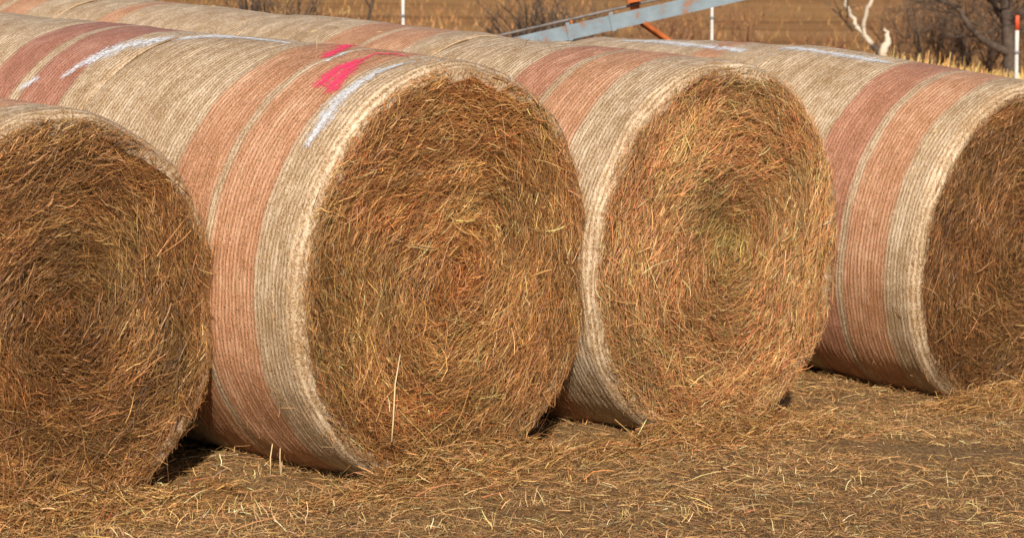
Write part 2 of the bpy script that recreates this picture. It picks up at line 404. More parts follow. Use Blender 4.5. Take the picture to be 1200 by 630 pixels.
def make_bale(key, label, pal, n_face=46000, detail=True, droop=.4, marks=(), heart=None):
    b = BALES[key]; R, L, r, a, u = b['R'], b['L'], b['r'], b['a'], b['u']; seed = sum(map(ord, key)) * 7
    base = b['C'] + a * (L / 2) - u * R
    M = Matrix(((r[0], a[0], u[0], base[0]), (r[1], a[1], u[1], base[1]), (r[2], a[2], u[2], base[2]), (0, 0, 0, 1)))
    root = empty('hay_bale', M, label, 'hay bale', 'round hay bales in rows')
    nth = 144 if detail else 80; ds = .0085 if detail else .026
    th = np.linspace(0, 2 * math.pi, nth + 1)
    cuts = [0.0] + [c for st in b['stripes'] for c in st] + [L]
    for i in range(len(cuts) - 1):
        s0, s1 = cuts[i], cuts[i + 1]; ns_ = max(3, int((s1 - s0) / ds)); s = np.linspace(s0, s1, ns_)
        if i == 0:   # the net is drawn a hand's breadth round the edge on to the face
            s = np.concatenate([[.012], s]); 
        SS, TT = np.meshgrid(s, th, indexing='ij'); RR = barrel_radius(b, TT, SS, seed)
        E_ = sstep(0, .1, np.minimum(SS, L - SS)); UO = SS.copy()
        SS = SS + E_ * (.010 * noise(p3(np.cos(TT) * 3 + 9, np.sin(TT) * 3 + 9, SS * 5), seed + 70) + .006 * noise(p3(np.cos(TT) * 22 + 60, np.sin(TT) * 22 + 60, SS * 5), seed + 71))
        if i == 0: RR[0] -= (.05 + .018 * noise(p3(np.cos(th) * 9 + 50, np.sin(th) * 9 + 50, 0), seed + 78)) if 'rim' not in b else .01
        TT2 = TT; V = np.stack([RR * np.cos(TT2), SS - L / 2, RR * np.sin(TT2) + R], -1)
        red = i % 2 == 1
        mesh_obj('red_stripe' if red else 'net_wrap', V, grid_faces(len(s), nth + 1)[:, ::-1], (M_RED2 if b.get('deep') else M_RED3 if i == 3 and key in ('3a', '4a') else M_RED) if red else M_NET, root,
                 uv=np.stack([TT * R + seed % 13, SS + seed % 7], -1), tint=np.repeat(np.clip(np.minimum(UO - s0, s1 - UO) / .05, 0, 1)[..., None], 3, -1) if red else None)
    # hay inside: both ends
    nr, na = (40, 120) if detail else (8, 48)
    rr = np.linspace(0.001, 1, nr) * (R - .030); aa = np.linspace(0, 2 * math.pi, na, endpoint=False)
    A1, A2 = np.meshgrid(rr, aa, indexing='ij'); X = A1 * np.cos(A2); Z = A1 * np.sin(A2)
    Yf = -L / 2 + .004 - face_z(b, X, Z, seed) + .022; Yb = L / 2 - .012 + 0 * X
    Yf[-1] = -L / 2 + .03
    V = np.concatenate([np.stack([X, Yf, Z + R], -1).reshape(-1, 3), np.stack([X, Yb, Z + R], -1).reshape(-1, 3)])
    V = slump(V, R); f = grid_faces(nr, na, True); f = np.concatenate([f, f[:, ::-1] + nr * na])
    mesh_obj('hay_core', V, f, M_CORE, root)
    # blades of hay on the face, laid round in a spiral
    n = n_face
    rho = (R - .03) * np.sqrt(rng.random(n)); ph = rng.random(n) * 2 * math.pi
    x = rho * np.cos(ph); z = rho * np.sin(ph)
    low = sstep(.0, -.9, z / R) * droop
    dev = rng.normal(0, .40, n) + rng.normal(0, 1.0, n) * low; wild = rng.random(n) < .07 + .1 * low
    dev[wild] = rng.uniform(-1.6, 1.6, wild.sum())
    flow = .5 * noise(p3(x * 3 + 40, z * 3 + 40), seed + 9)
    hd = ph + math.pi / 2 + dev + flow; sgn = np.where(rng.random(n) < .5, 1, -1)
    ln = rng.gamma(2.3, .031, n).clip(.02, .26); ln = np.minimum(ln, .06 + .8 * rho)
    T = np.stack([np.cos(hd) * sgn, 0 * hd, np.sin(hd) * sgn], -1)
    N = np.tile(np.array([[0, -1.0, 0]]), (n, 1)) + rng.normal(0, .12, (n, 3)); N /= np.linalg.norm(N, axis=1, keepdims=True)
    P = np.stack([x, -L / 2 - face_z(b, x, z, seed) - rng.normal(.0, .013, n) - .011 * noise(p3(x * 26, z * 26), seed + 15), z + R], -1) - T * ln[:, None] * .5
    Q = P + T * ln[:, None]; inside = (np.hypot(P[:, 0], P[:, 2] - R) < R - .018) & ((np.hypot(Q[:, 0], Q[:, 2] - R) < R - .014) | (rng.random(n) < .12))
    curl = np.where(wild, rng.normal(0, .7, n), -sgn * ln / np.maximum(rho, .12) * .8 + rng.normal(0, .35, n))
    V, f = ribbons(P, T, N, ln, rng.gamma(4.5, .00040, n).clip(.0008, .0036), curl, rng.exponential(.006, n) * (1 + 1.6 * wild), rng.normal(0, .8, n), K=3)
    V = slump(V, R); c = pick(pal, n)
    # different layers of the field rolled in, ring by ring and patch by patch
    tone = .26 * noise(p3(rho * 13 - ph * .35, ph * .5, 0), seed + 21) + .24 * fbm(p3(x * 3.2 + 9, z * 3.2 + 9), seed + 31)
    c = c * np.exp(tone)[:, None]
    warm = fbm(p3(x * 4 + 60, z * 4 + 60), seed + 41)
    c = c * np.stack([1 + .10 * warm, 1 - .07 * warm, 1 - .10 * warm], -1)
    if heart is not None:                      # the first hay rolled in, at the bale's centre
        hx, hz, hr, hc = heart; w = np.exp(-((x - hx) ** 2 + (z - hz) ** 2) / hr ** 2 * (1 + .8 * noise(p3(x * 6, z * 6), seed + 51)))[:, None]; c = c * (1 - w + w * np.array(hc))
    keep = np.repeat(inside, 3)
    o = mesh_obj('hay_blades', V, f[keep], M_STRAW, root, smooth=False, tint=np.repeat(np.clip(c, .004, .8), 8, 0)); tag(o, kind='stuff')
    # stray stems poking through the net and at its edge
    n = 900 if detail else 120
    s = np.where(rng.random(n) < .45, rng.exponential(.03, n), rng.random(n) * L); s = s.clip(0, L - .01); t2 = rng.uniform(.2 * math.pi, 1.5 * math.pi, n)
    rad = np.stack([np.cos(t2), 0 * t2, np.sin(t2)], -1); tan = np.stack([-np.sin(t2), 0 * t2, np.cos(t2)], -1)
    P = rad * barrel_radius(b, t2, s, seed)[:, None] + np.stack([0 * s, s - L / 2, 0 * s + R], -1)
    T = tan * np.where(rng.random(n) < .5, 1, -1)[:, None] + rng.normal(0, .35, (n, 3))
    V, f = ribbons(P, T, rad, rng.uniform(.015, .07, n), rng.uniform(.001, .0026, n), rng.normal(0, .8, n), rng.exponential(.005, n), rng.normal(0, .9, n), K=3)
    o = mesh_obj('loose_stems', V, f, M_STRAW, root, smooth=False, tint=np.repeat(pick(PAL_NET, n), 8, 0)); tag(o, kind='stuff')
    # painted and whitened marks on the net: (name, material, pixel path, half width in metres, ragged edge, density)
    for (nm, mt, path, hw, rag, dens) in marks:
        pts = np.array([local_hit(b, *q) for q in path]); q = np.stack([pts[:, 1] * R, pts[:, 0]], -1)
        hwv = np.broadcast_to(np.asarray(hw, float), (len(q),))
        lo = q.min(0) - .12; hi = q.max(0) + .12; st = .0055
        U, W = np.meshgrid(np.arange(lo[0], hi[0], st), np.arange(lo[1], hi[1], st), indexing='ij')
        best = np.full(U.shape, 9.0)
        for i in range(len(q) - 1):
            dv = q[i + 1] - q[i]; tt = np.clip(((U - q[i, 0]) * dv[0] + (W - q[i, 1]) * dv[1]) / (dv @ dv), 0, 1)
            dd = np.hypot(U - q[i, 0] - tt * dv[0], W - q[i, 1] - tt * dv[1]) / (hwv[i] * (1 - tt) + hwv[i + 1] * tt)
            best = np.minimum(best, dd)
        nz = fbm(p3(U * 9, W * 22), seed + 50) * rag + noise(p3(U * 45, W * 160), seed + 60) * .55 * rag
        best = best + nz * .55 * (.5 + best); on = (best < 1.25) & (W > .004) & (W < L - .004)
        on = on[:-1, :-1]
        RR = barrel_radius(b, U / R, W, seed) + .0035
        V = np.stack([RR * np.cos(U / R), W - L / 2, RR * np.sin(U / R) + R], -1).reshape(-1, 3)
        f = grid_faces(*U.shape).reshape(U.shape[0] - 1, U.shape[1] - 1, 4)[on]
        if len(f) == 0: continue
        ids, inv = np.unique(f, return_inverse=True)
        mesh_obj(nm, V[ids], inv.reshape(-1, 4)[:, ::-1], mt, root, tint=np.repeat(np.clip(1.15 - best.ravel()[ids], 0, 1)[:, None], 3, 1))
    return root

make_bale('1a', 'leftmost hay bale, its brown round face cut off by the left edge', [(tuple(v * .86 for v in c), w) for c, w in PAL_UMBER], droop=.7, heart=(0, -.03, .22, (.8, .74, .68)))
make_bale('2a', 'round hay bale with pink paint mark on its wrap, second face from the left', PAL_GOLD, n_face=52000, heart=(0, -.05, .17, (.95, .82, .80)), marks=[
    ('pink_paint_mark', M_PINK, [(384, 68), (400, 60), (410, 57)], .040, .5, .93),
    ('pink_paint_mark', M_PINK, [(379, 98), (400, 82), (418, 73), (408, 84), (392, 105), (399, 94)], .040, .5, .93),
    ('pink_paint_mark', M_PINK, [(420, 74), (440, 66), (460, 66), (478, 68)], .010, .7, .75),
    ('white_streak', M_WHITE, [(362, 168), (380, 140), (398, 117), (425, 96), (450, 82), (485, 73)], [.02, .04, .04, .032, .026, .015], .7, .78),
    ('white_streak', M_WHITE, [(384, 74), (396, 68), (406, 64)], .016, .6, .75),
    ('white_streak', M_WHITE, [(215, 46), (250, 44), (300, 48), (335, 53)], [.045, .055, .045, .025], .7, .8)])
make_bale('3a', 'round hay bale with rosy hay face and plain rim, third face from the left', PAL_ROSE, n_face=48000, heart=(-.06, .06, .20, (.66, .78, .62)))
make_bale('4a', 'round hay bale at the right edge with wide twin red stripes beside its dark face', [(tuple(v * .88 for v in c), w) for c, w in PAL_DARK], n_face=32000, marks=[
    ('white_streak', M_WHITE, [(905, 55), (930, 57), (960, 62), (1000, 69), (1030, 74), (1045, 76)], [.03, .045, .035, .045, .035, .02], .7, .8)])
make_bale('2b', 'hay bale with two dark red stripes behind the pink marked bale, at left edge', PAL_GOLD, 300, False, marks=[
    ('white_streak', M_WHITE, [(75, 90), (105, 73), (140, 58), (175, 50), (215, 44), (232, 43)], [.015, .042, .06, .062, .05, .036], .6, .85),
    ('white_streak', M_WHITE, [(28, 102), (44, 93)], .02, .6, .75)])
make_bale('3b', 'hay bale whose faint red stripes show just over the pink marked bale', PAL_GOLD, 300, False)
make_bale('3c', 'plain grey hay bale in the back, its top beside the dry weed tuft', PAL_GOLD, 300, False)
make_bale('3d', 'farthest hay bale in the top left corner with pale red stripes', PAL_GOLD, 300, False)
make_bale('4b', 'hay bale behind the rightmost bale, pale frosted ridge over the rosy bale', PAL_GOLD, 300, False, marks=[
    ('white_streak', M_WHITE, [(735, 48), (770, 50), (800, 53), (840, 57), (870, 60)], [.03, .045, .05, .04, .03], .8, .62)])
make_bale('4c', 'low hay bale with pinkish striped top just below the steel elevator', PAL_GOLD, 300, False)

# ------------------------------------------------------------------ loose straw on the ground
def footprint(x, y):
    """metres inside the nearest bale's footprint (positive = under a bale)"""
    best = np.full(np.shape(x), -9.0)
    for b in BALES.values():
        a2 = b['a'][:2] / np.linalg.norm(b['a'][:2]); r2 = b['r'][:2]
        px, py = x - b['C'][0], y - b['C'][1]; s = px * a2[0] + py * a2[1]; t = px * r2[0] + py * r2[1]
        best = np.maximum(best, np.minimum(np.minimum(s, b['L'] - s), b['R'] * .45 - np.abs(t)))
    return best
bare = [(ground_at(1000, 522), 1.5, .20), (ground_at(1150, 532), 1.1, .22), (ground_at(860, 512), .7, .12)]
def bareness(x, y):
    r = 0
    for (q, a_, b_) in bare: r = np.maximum(r, np.exp(-((x - q[0]) / a_) ** 2 - ((y - q[1]) / b_) ** 2))
    return r
PAL_LITTER = [((.36, .215, .085), 4), ((.46, .30, .135), 1.6), ((.26, .14, .055), 4), ((.60, .45, .25), .35), ((.15, .078, .032), 3), ((.33, .165, .063), 2.5)]
def litter(n, x0, x1, y0, y1, clump, seed, lens=.025, wmul=.72):
    x = rng.uniform(x0, x1, n); y = y0 + (y1 - y0) * rng.random(n) ** 1.25
    d = .62 + .4 * fbm(p3(x * 2.6, y * 4.2), seed) * clump + .25 * fbm(p3(x * 9, y * 9), seed + 4)
    d = d - .75 * bareness(x, y)
    k = (rng.random(n) < np.clip(d * 1.3, .03, 1)) & (footprint(x, y) < .06) & (np.abs(x) < .24 * y + .7)
    x, y = x[k], y[k]; n = len(x)
    hd = rng.uniform(0, 2 * math.pi, n)
    T = np.stack([np.cos(hd), np.sin(hd), rng.normal(.0, .08, n)], -1)
    N = np.tile(np.array([[0, 0, 1.0]]), (n, 1)) + rng.normal(0, .22, (n, 3)); N /= np.linalg.norm(N, axis=1, keepdims=True)
    ln = rng.gamma(2.2, lens, n).clip(.015, .34)
    P = np.stack([x, y, height(x, y) + rng.exponential(.004, n) + .001], -1) - T * ln[:, None] * .5
    V, f = ribbons(P, T, N, ln, rng.gamma(5, .0006, n).clip(.0012, .006) * wmul, rng.normal(0, .9, n), rng.normal(.006, .014, n), rng.normal(0, .8, n), K=2)
    c = pick(PAL_LITTER, n) * np.array([1.10, 1.20, 1.26]) * np.exp(.25 * fbm(p3(x * 1.6, y * 2.5), seed + 8))[:, None]
    return V, f, np.repeat(np.clip(c, .004, .8), 6, 0)
V, f, c = litter(405000, -3.4, 5.0, 7.3, 14.5, 1.0, 77)
o = mesh_obj('straw_litter', V, f, M_STRAW, smooth=False, tint=c)
tag(o, 'trampled loose straw littering the ground before the bales', 'straw', kind='stuff')

# straw spilled along the feet of the bales
def spill(b, n, reach=.28):
    a2 = b['a'][:2] / np.linalg.norm(b['a'][:2]); r2 = b['r'][:2]
    t = rng.normal(-.05, .42, n).clip(-.80, .76); out = rng.exponential(reach * .35, n) - .04
    x = b['C'][0] + r2[0] * t - a2[0] * out; y = b['C'][1] + r2[1] * t - a2[1] * out
    hd = np.arctan2(-a2[1], -a2[0]) + rng.normal(0, 1.0, n)
    up = np.exp(-np.maximum(out, 0) / .09) * np.exp(-(t / .55) ** 2) * rng.random(n) * .09
    T = np.stack([np.cos(hd), np.sin(hd), -.9 * rng.random(n) * (up > .02)], -1)
    N = np.tile(np.array([[-a2[0] * .4, -a2[1] * .4, 1.0]]), (n, 1)) + rng.normal(0, .3, (n, 3)); N /= np.linalg.norm(N, axis=1, keepdims=True)
    ln = rng.gamma(2.2, .03, n).clip(.02, .25)
    P = np.stack([x, y, height(x, y) + up + rng.exponential(.012, n)], -1) - T * ln[:, None] * .4
    V, f = ribbons(P, T, N, ln, rng.gamma(5, .0006, n).clip(.0012, .005), rng.normal(0, 1.0, n), rng.normal(.01, .03, n), rng.normal(0, .8, n), K=3)
    return V, f, np.repeat(pick(PAL_LITTER[:1] + PAL_GOLD, n) * np.array([.95, 1.02, 1.06]), 8, 0)
vs, fs, cs, off = [], [], [], 0
for k, n in (('1a', 9000), ('2a', 9000), ('3a', 8000), ('4a', 5000)):
    V, f, c = spill(BALES[k], n); vs.append(V); fs.append(f + off); cs.append(c); off += len(V)
o = mesh_obj('spilled_hay', np.concatenate(vs), np.concatenate(fs), M_STRAW, smooth=False, tint=np.concatenate(cs))
tag(o, 'loose hay fallen from the bale faces along their feet', 'hay', kind='stuff')

# standing and tangled stems
def stems(spots, name, label, cat):
    vs, fs, cs, off = [], [], [], 0
    for (u, v, n, rad, h, pale) in spots:
        q = ground_at(u, v); x = q[0] + rng.normal(0, rad, n); y = q[1] + rng.normal(0, rad * .5, n)
        T = np.stack([rng.normal(0, .55, n), rng.normal(0, .35, n), np.ones(n)], -1)
        N = np.stack([rng.normal(0, .4, n), -np.ones(n), rng.normal(0, .2, n)], -1); N -= T * ((N * T).sum(1) / (T * T).sum(1))[:, None]; N /= np.linalg.norm(N, axis=1, keepdims=True)
        V, f = ribbons(np.stack([x, y, height(x, y) - .01], -1), T, N, h * rng.uniform(.4, 1.1, n), rng.uniform(.002, .0042, n), rng.normal(0, .8, n), rng.normal(0, .01, n), rng.normal(0, .6, n))
        vs.append(V); fs.append(f + off); off += len(V)
        cs.append(np.repeat(pick([((.62, .47, .25), pale), ((.46, .31, .13), 2), ((.33, .2, .08), 1)], n), 10, 0))
    o = mesh_obj(name, np.concatenate(vs), np.concatenate(fs), M_STRAW, smooth=False, tint=np.concatenate(cs)); tag(o, label, cat, kind='stuff')
sp = [(u, v + random.uniform(-6, 8), random.randint(12, 34) if v > 595 and u < 520 else random.randint(6, 22), random.uniform(.05, .2), random.uniform(.04, .10), 1.5) for u, v in [(20, 610), (50, 600), (85, 612), (120, 605), (150, 622), (180, 598), (210, 615), (240, 605), (275, 600), (310, 585), (340, 612), (280, 560), (300, 565), (350, 580), (60, 625), (130, 628), (440, 590), (470, 600), (500, 612), (560, 620), (620, 590), (660, 600), (705, 590), (740, 610), (690, 620), (905, 565), (930, 575), (1040, 585), (1130, 600), (1180, 612), (1160, 570), (1045, 495), (820, 600), (870, 620), (960, 615)]]
stems(sp, 'dry_grass_stubble', 'pale dry grass stubble standing in the foreground straw', 'dry grass')
def stalk(name, pix, depth_b, rad, label, cat='straw'):
    pts = [at_depth(u, v, y) for (u, v), y in zip(pix, depth_b)]
    V, f = tube(pts, np.linspace(rad, rad * .6, len(pts)), 6)
    m_ = M_STALK; o = mesh_obj(name, V, f, m_); tag(o, label, cat, 'stalks standing against the bales'); return o
M_STALK = plain('pale_stalk', (.62, .46, .25), .6, .3, var=.2, scale=40)
q = ground_at(317, 558)[1] - .02; stalk('dry_stalk', [(317, 560), (317, 535), (320, 515), (321, 503)], [q, q, q, q + .01], .0032, 'left one of two pale stalks beside the red striped barrel')
stalk('dry_stalk', [(329, 560), (328, 535), (329, 512), (327, 500)], [q, q, q, q + .01], .003, 'right one of two pale stalks beside the red striped barrel')
def on_face(k, u, v, off=.06):
    b = BALES[k]; d = ray(u, v); o = np.array([0, 0, CAM_H]); t = ((b['C'] - b['a'] * off - o) @ b['a']) / (d @ b['a']); return o + d * t
P = [on_face('2a', *p, off=o_) for p, o_ in (((459, 517), .085), ((461, 490), .08), ((463, 450), .075), ((469, 415), .055))]
V, f = tube(P, [.0035, .0033, .003, .0022], 6); tag(mesh_obj('dry_stalk', V, f, M_STALK), 'long pale stalk hanging upright on the face of the pink marked bale', 'straw', 'stalks standing against the bales')

# ------------------------------------------------------------------ the field behind
def field_grass(n, y0, y1, h0, h1, pal, name, label, cat, xr=None, seed=3, wid=.008, dens=1.0):
    y = 1 / rng.uniform(1 / y1, 1 / y0, n); x = rng.uniform(-.27, .27, n) * y
    if xr: x = rng.uniform(xr[0], xr[1], n) * y
    k = rng.random(n) < np.clip(.55 + .8 * fbm(p3(x / 3.5, y / 5), seed) * dens, .08, 1); x, y = x[k], y[k]; n = len(x)
    T = np.stack([rng.normal(0, .3, n), rng.normal(0, .3, n), np.ones(n)], -1)
    N = np.stack([rng.normal(0, .5, n), -np.ones(n), rng.normal(0, .2, n)], -1); N -= T * ((N * T).sum(1) / (T * T).sum(1))[:, None]; N /= np.linalg.norm(N, axis=1, keepdims=True)
    h = rng.uniform(h0, h1, n) * (1 + .4 * fbm(p3(x / 2, y / 3), seed + 2))
    V, f = ribbons(np.stack([x, y, height(x, y, False) - .03], -1), T, N, h, wid * rng.uniform(.6, 1.4, n) * (y / 40) ** .7, rng.normal(0, .7, n), rng.normal(0, .05, n), rng.normal(0, .7, n), K=2)
    c = pick(pal, n) * np.exp(.35 * fbm(p3(x / 9, y / 2.6), seed + 6))[:, None]
    tag(mesh_obj(name, V, f, M_STRAW, smooth=False, tint=np.repeat(np.clip(c, .004, .8), 6, 0)), label, cat, kind='stuff')
PAL_FIELD = [((.40, .215, .08), 4), ((.33, .155, .055), 3), ((.48, .29, .12), 2), ((.22, .10, .04), 2)]
field_grass(50000, 26, 95, .10, .30, PAL_FIELD, 'field_grass', 'brown dry grass covering the sloping field behind', 'grass')
field_grass(26000, 24, 28, .65, 1.02, [((.68, .42, .15), 4), ((.55, .31, .10), 2), ((.72, .52, .24), 1)], 'tall_grass', 'tall golden dry grass behind the rightmost bale', 'grass', xr=(.14, .27), seed=9, wid=.018, dens=.4)

# bare shrubs and trees
M_TWIG = plain('grey_brown_twig', (.15, .095, .06), .8, .2, var=.3); M_TWIG_R = plain('red_brown_twig', (.24, .12, .06), .8, .2, var=.3)
M_BARK_D = plain('dark_bark', (.085, .06, .045), .85, .2, var=.35); M_BARK_W = plain('weathered_pale_wood', (.52, .44, .34), .75, .2, var=.25, scale=6)
def grow(bag, p, d, length, rad, level, spread, upness, sides=3):
    n = 4; pts = [p]; dd = d / np.linalg.norm(d)
    for i in range(n):
        dd = dd + np.array([random.gauss(0, .16), random.gauss(0, .16), random.gauss(upness * .06, .1)]); dd /= np.linalg.norm(dd)
        pts.append(pts[-1] + dd * length / n)
    bag.tube(pts, np.linspace(rad, rad * .55, n + 1), sides + (1 if level > 2 else 0))
    if level <= 0: return
    for k in range(random.randint(2, 4)):
        i = random.randint(1, n); e = np.array([random.gauss(0, spread), random.gauss(0, spread), random.gauss(.15 * upness, spread * .6)])
        grow(bag, pts[i], dd + e, length * random.uniform(.5, .8), rad * .55, level - 1, spread, upness, sides)
def shrub(u, y, h, n, spread, mat, label, lean=0.0, name='bare_shrub', cat='shrub', group='bare shrubs in the field', thin=.010, level=2):
    x = (u - 600) / F_PX * y; z = float(height(x, y, False)); root = empty(name, Matrix.Translation((x, y, z - .03)), label, cat, group)
    st, tw = Bag(), Bag()
    for k in range(n):
        a = random.uniform(0, 2 * math.pi); s = random.uniform(.1, spread)
        d = np.array([math.cos(a) * s + lean, math.sin(a) * s, 1.0]); p = np.array([math.cos(a) * .12, math.sin(a) * .12, 0])
        L = h * random.uniform(.45, .7); pts = [p, p + d / np.linalg.norm(d) * L * .5 + np.array([random.gauss(0, .05), 0, 0]), p + d / np.linalg.norm(d) * L]
        st.tube(pts, [thin * 1.6, thin * 1.3, thin], 4)
        for q in range(random.randint(3, 5)):
            t = random.uniform(.3, 1); b0 = np.array(pts[0]) * (1 - t) + np.array(pts[2]) * t
            grow(tw, b0, d + np.array([random.gauss(0, .5), random.gauss(0, .5), random.gauss(0, .25)]), h * random.uniform(.2, .42), thin * .7, level - 1, .5, .6)
    st.build('stem', mat, root); tw.build('twigs', mat, root)
    return root
shrub(632, 40, 1.75, 30, .9, M_BARK_D, 'grey bare shrub fanning out behind the low end of the elevator', thin=.017)
shrub(684, 42, 1.6, 20, .8, M_TWIG, 'grey bare shrub partly hidden by the steel elevator', thin=.016)
shrub(322, 38, 1.8, 24, .5, M_BARK_D, 'dark bare shrub above the plain grey bale top', thin=.02)
shrub(770, 42, 1.5, 16, .7, M_TWIG_R, 'red brown shrub seen under the raised elevator', thin=.015)
shrub(812, 45, 1.6, 14, .7, M_TWIG_R, 'red brown shrub beside the white post under the elevator end')
shrub(868, 50, 1.6, 8, .6, M_TWIG_R, 'thin brown shrub just right of the elevator')
for (u, y, h, n, sp_, mt, lb) in [(1062, 42, 1.9, 18, .6, M_TWIG_R, 'brown shrub just right of the dead pale tree'), (1090, 40, 2.1, 20, .6, M_TWIG, 'second shrub from the dead tree in the brush on the right'),
        (1120, 41, 2.0, 20, .6, M_TWIG_R, 'red brown shrub in the middle of the brush on the right'), (1148, 39, 2.0, 20, .6, M_TWIG, 'grey shrub left of the dark tree trunk'),
        (1168, 43, 2.2, 18, .6, M_TWIG_R, 'red brown shrub close behind the dark tree'), (1204, 40, 2.1, 20, .6, M_TWIG, 'shrub at the right edge behind the red tipped post'),
        (958, 46, 1.0, 9, .8, M_TWIG_R, 'low brown shrub left of the dead pale tree')]:
    shrub(u, y, h, n, sp_, mt, lb)
# weed tuft on the skyline of the bales, leaning stick
shrub(270, 24, 1.72, 16, .55, plain('dry_weed', (.42, .27, .12), .8, .2), 'tuft of dry weeds showing above the back bales', name='dry_weed', cat='weed', group='weeds', thin=.006, level=2)
x = (430 - 600) / F_PX * 26; z = float(height(x, 26)); b_ = Bag()
b_.tube([(x - .18, 26, z - .1), at_depth(425, 50, 26), at_depth(432, 20, 26), at_depth(440, -12, 26), at_depth(446, -45, 26)], [.022, .02, .019, .017, .012], 6)
b_.tube([at_depth(434, 10, 26), at_depth(424, -8, 26.05), at_depth(420, -30, 26.1)], [.012, .009, .005], 5)
tag(b_.build('leaning_stick', M_BARK_D), 'thin dark leaning stick left of the white post', 'stick')

def tree(name, label, base_u, y, limbs, mat, mat2=None, twig=None):
    x = (base_u - 600) / F_PX * y; z = float(height(x, y, False)); o0 = np.array([x, y, z]); root = empty(name, Matrix.Translation(o0), label, 'tree')
    for (nm, pix, rads, mt) in limbs:
        pts = [at_depth(u, v, y + dy) - o0 if v is not None else np.array([0, 0, -.1]) for (u, v, dy) in pix]
        # even the limb out into short knotty segments
        q = []; rq = []
        for i in range(len(pts) - 1):
            for k in range(3):
                t = k / 3; q.append(pts[i] * (1 - t) + pts[i + 1] * t + np.array([random.gauss(0, .012), random.gauss(0, .012), 0]) * (k > 0)); rq.append((rads[i] * (1 - t) + rads[i + 1] * t) * random.uniform(.95, 1.06))
        q.append(pts[-1]); rq.append(rads[-1]); bg = Bag(); bg.tube(q, rq, 8); bg.build(nm, mt, root)
    if twig:
        tw = Bag()
        for (u, v, dy, dx, dz, n, L, r_) in twig:
            for k in range(n):
                grow(tw, at_depth(u + random.gauss(0, 8), v + random.gauss(0, 8), y + dy) - o0, np.array([dx + random.gauss(0, .6), random.gauss(0, .6), dz + random.gauss(0, .5)]), L * random.uniform(.6, 1.2), r_, 3, .55, .3)
        tw.build('twigs', mat2 or mat, root)
    return root
tree('dead_tree', 'dead pale barkless forked tree left of the brush', 1033, 34, [
    ('trunk', [(1033, None, 0), (1034, 80, 0), (1030, 62, 0), (1021, 51, 0)], [.085, .07, .055, .042], M_BARK_D),
    ('limb', [(1022, 52, 0), (1013, 42, 0), (1004, 32, .05), (996, 18, .1), (991, 0, .15), (990, -30, .2), (984, -60, .25)], [.042, .038, .034, .03, .03, .026, .012], M_BARK_W),
    ('limb', [(1013, 43, 0), (1012, 30, -.05), (1015, 18, -.1), (1020, 5, -.12), (1023, -15, -.15), (1026, -50, -.2)], [.03, .032, .03, .03, .025, .01], M_BARK_W),
    ('broken_stub', [(1034, 72, -.05), (1036, 58, -.06), (1040, 46, -.06), (1040, 40, -.06), (1037, 33, -.06)], [.06, .062, .045, .03, .008], M_BARK_W)], M_BARK_W, M_TWIG,
    [(1010, 32, 0, -.4, .8, 3, .7, .012), (1030, 50, 0, .3, .8, 3, .6, .01)])
tree('bare_tree', 'dark bare tree with spreading limbs near the right edge', 1184, 37, [
    ('trunk', [(1184, None, 0), (1184, 85, 0), (1182, 50, 0), (1180, 20, 0), (1177, -20, 0), (1172, -80, 0)], [.13, .12, .10, .09, .075, .04], M_BARK_D),
    ('limb', [(1183, 62, 0), (1168, 56, -.1), (1150, 46, -.2), (1136, 32, -.3), (1126, 14, -.3), (1110, 3, -.4), (1090, -2, -.5)], [.07, .06, .055, .05, .04, .03, .015], M_BARK_D),
    ('limb', [(1181, 40, 0), (1190, 25, .1), (1202, 8, .2), (1210, -20, .2)], [.06, .055, .045, .02], M_BARK_D),
    ('limb', [(1180, 30, 0), (1168, 14, .1), (1160, -5, .15), (1150, -40, .15)], [.05, .045, .035, .015], M_BARK_D)], M_BARK_D, M_BARK_D,
    [(1150, 40, -.2, -.5, .5, 5, .9, .014), (1120, 10, -.3, -.6, .3, 6, .8, .012), (1175, 20, 0, .1, .7, 8, .9, .014), (1195, 20, .1, .5, .5, 6, .9, .014), (1178, 40, 0, -.3, .4, 6, .8, .012), (1160, 5, .1, -.3, .6, 6, .8, .012)])

# fence posts
M_POST = plain('white_post_paint', (.55, .53, .49), .6, .4, var=.12); M_CAP = plain('red_orange_post_tip', (.62, .085, .03), .5, .4, var=.15)
M_CLIP = plain('grey_wire_clip', (.2, .2, .2), .5, .5)
def post(u, y, top, r, label):
    x = (u - 600) / F_PX * y; z = float(height(x, y, False)); root = empty('fence_post', Matrix.Translation((x, y, z)), label, 'fence post', 'white fence posts behind the bales')
    h = top - z; c = .15
    B1 = Bag(); B1.tube([(0, 0, -.1), (.003, 0, h * .4), (0, 0, h * .8), (0, 0, h - c)], [r, r, r, r], 12); B1.build('shaft', M_POST, root)
    B2 = Bag(); B2.tube([(0, 0, h - c), (0, 0, h - .012), (0, 0, h)], [r * 1.08, r * 1.08, r * .6], 12); B2.build('tip', M_CAP, root)
    for k in (.45, .75):
        B3 = Bag(); B3.tube([(0, 0, h * k), (0, 0, h * k + .03)], [r * 1.35, r * 1.35], 10); B3.build('wire_clip', M_CLIP, root)
top = at_depth(1189, 18, 24)[2]
post(1189, 24, top, .021, 'white post with a red tip behind the rightmost bale')
post(473, 24, 2.45, .018, 'white post rising behind the pink marked bale')
post(833, 24, 2.45, .017, 'white post under the upper end of the steel elevator')

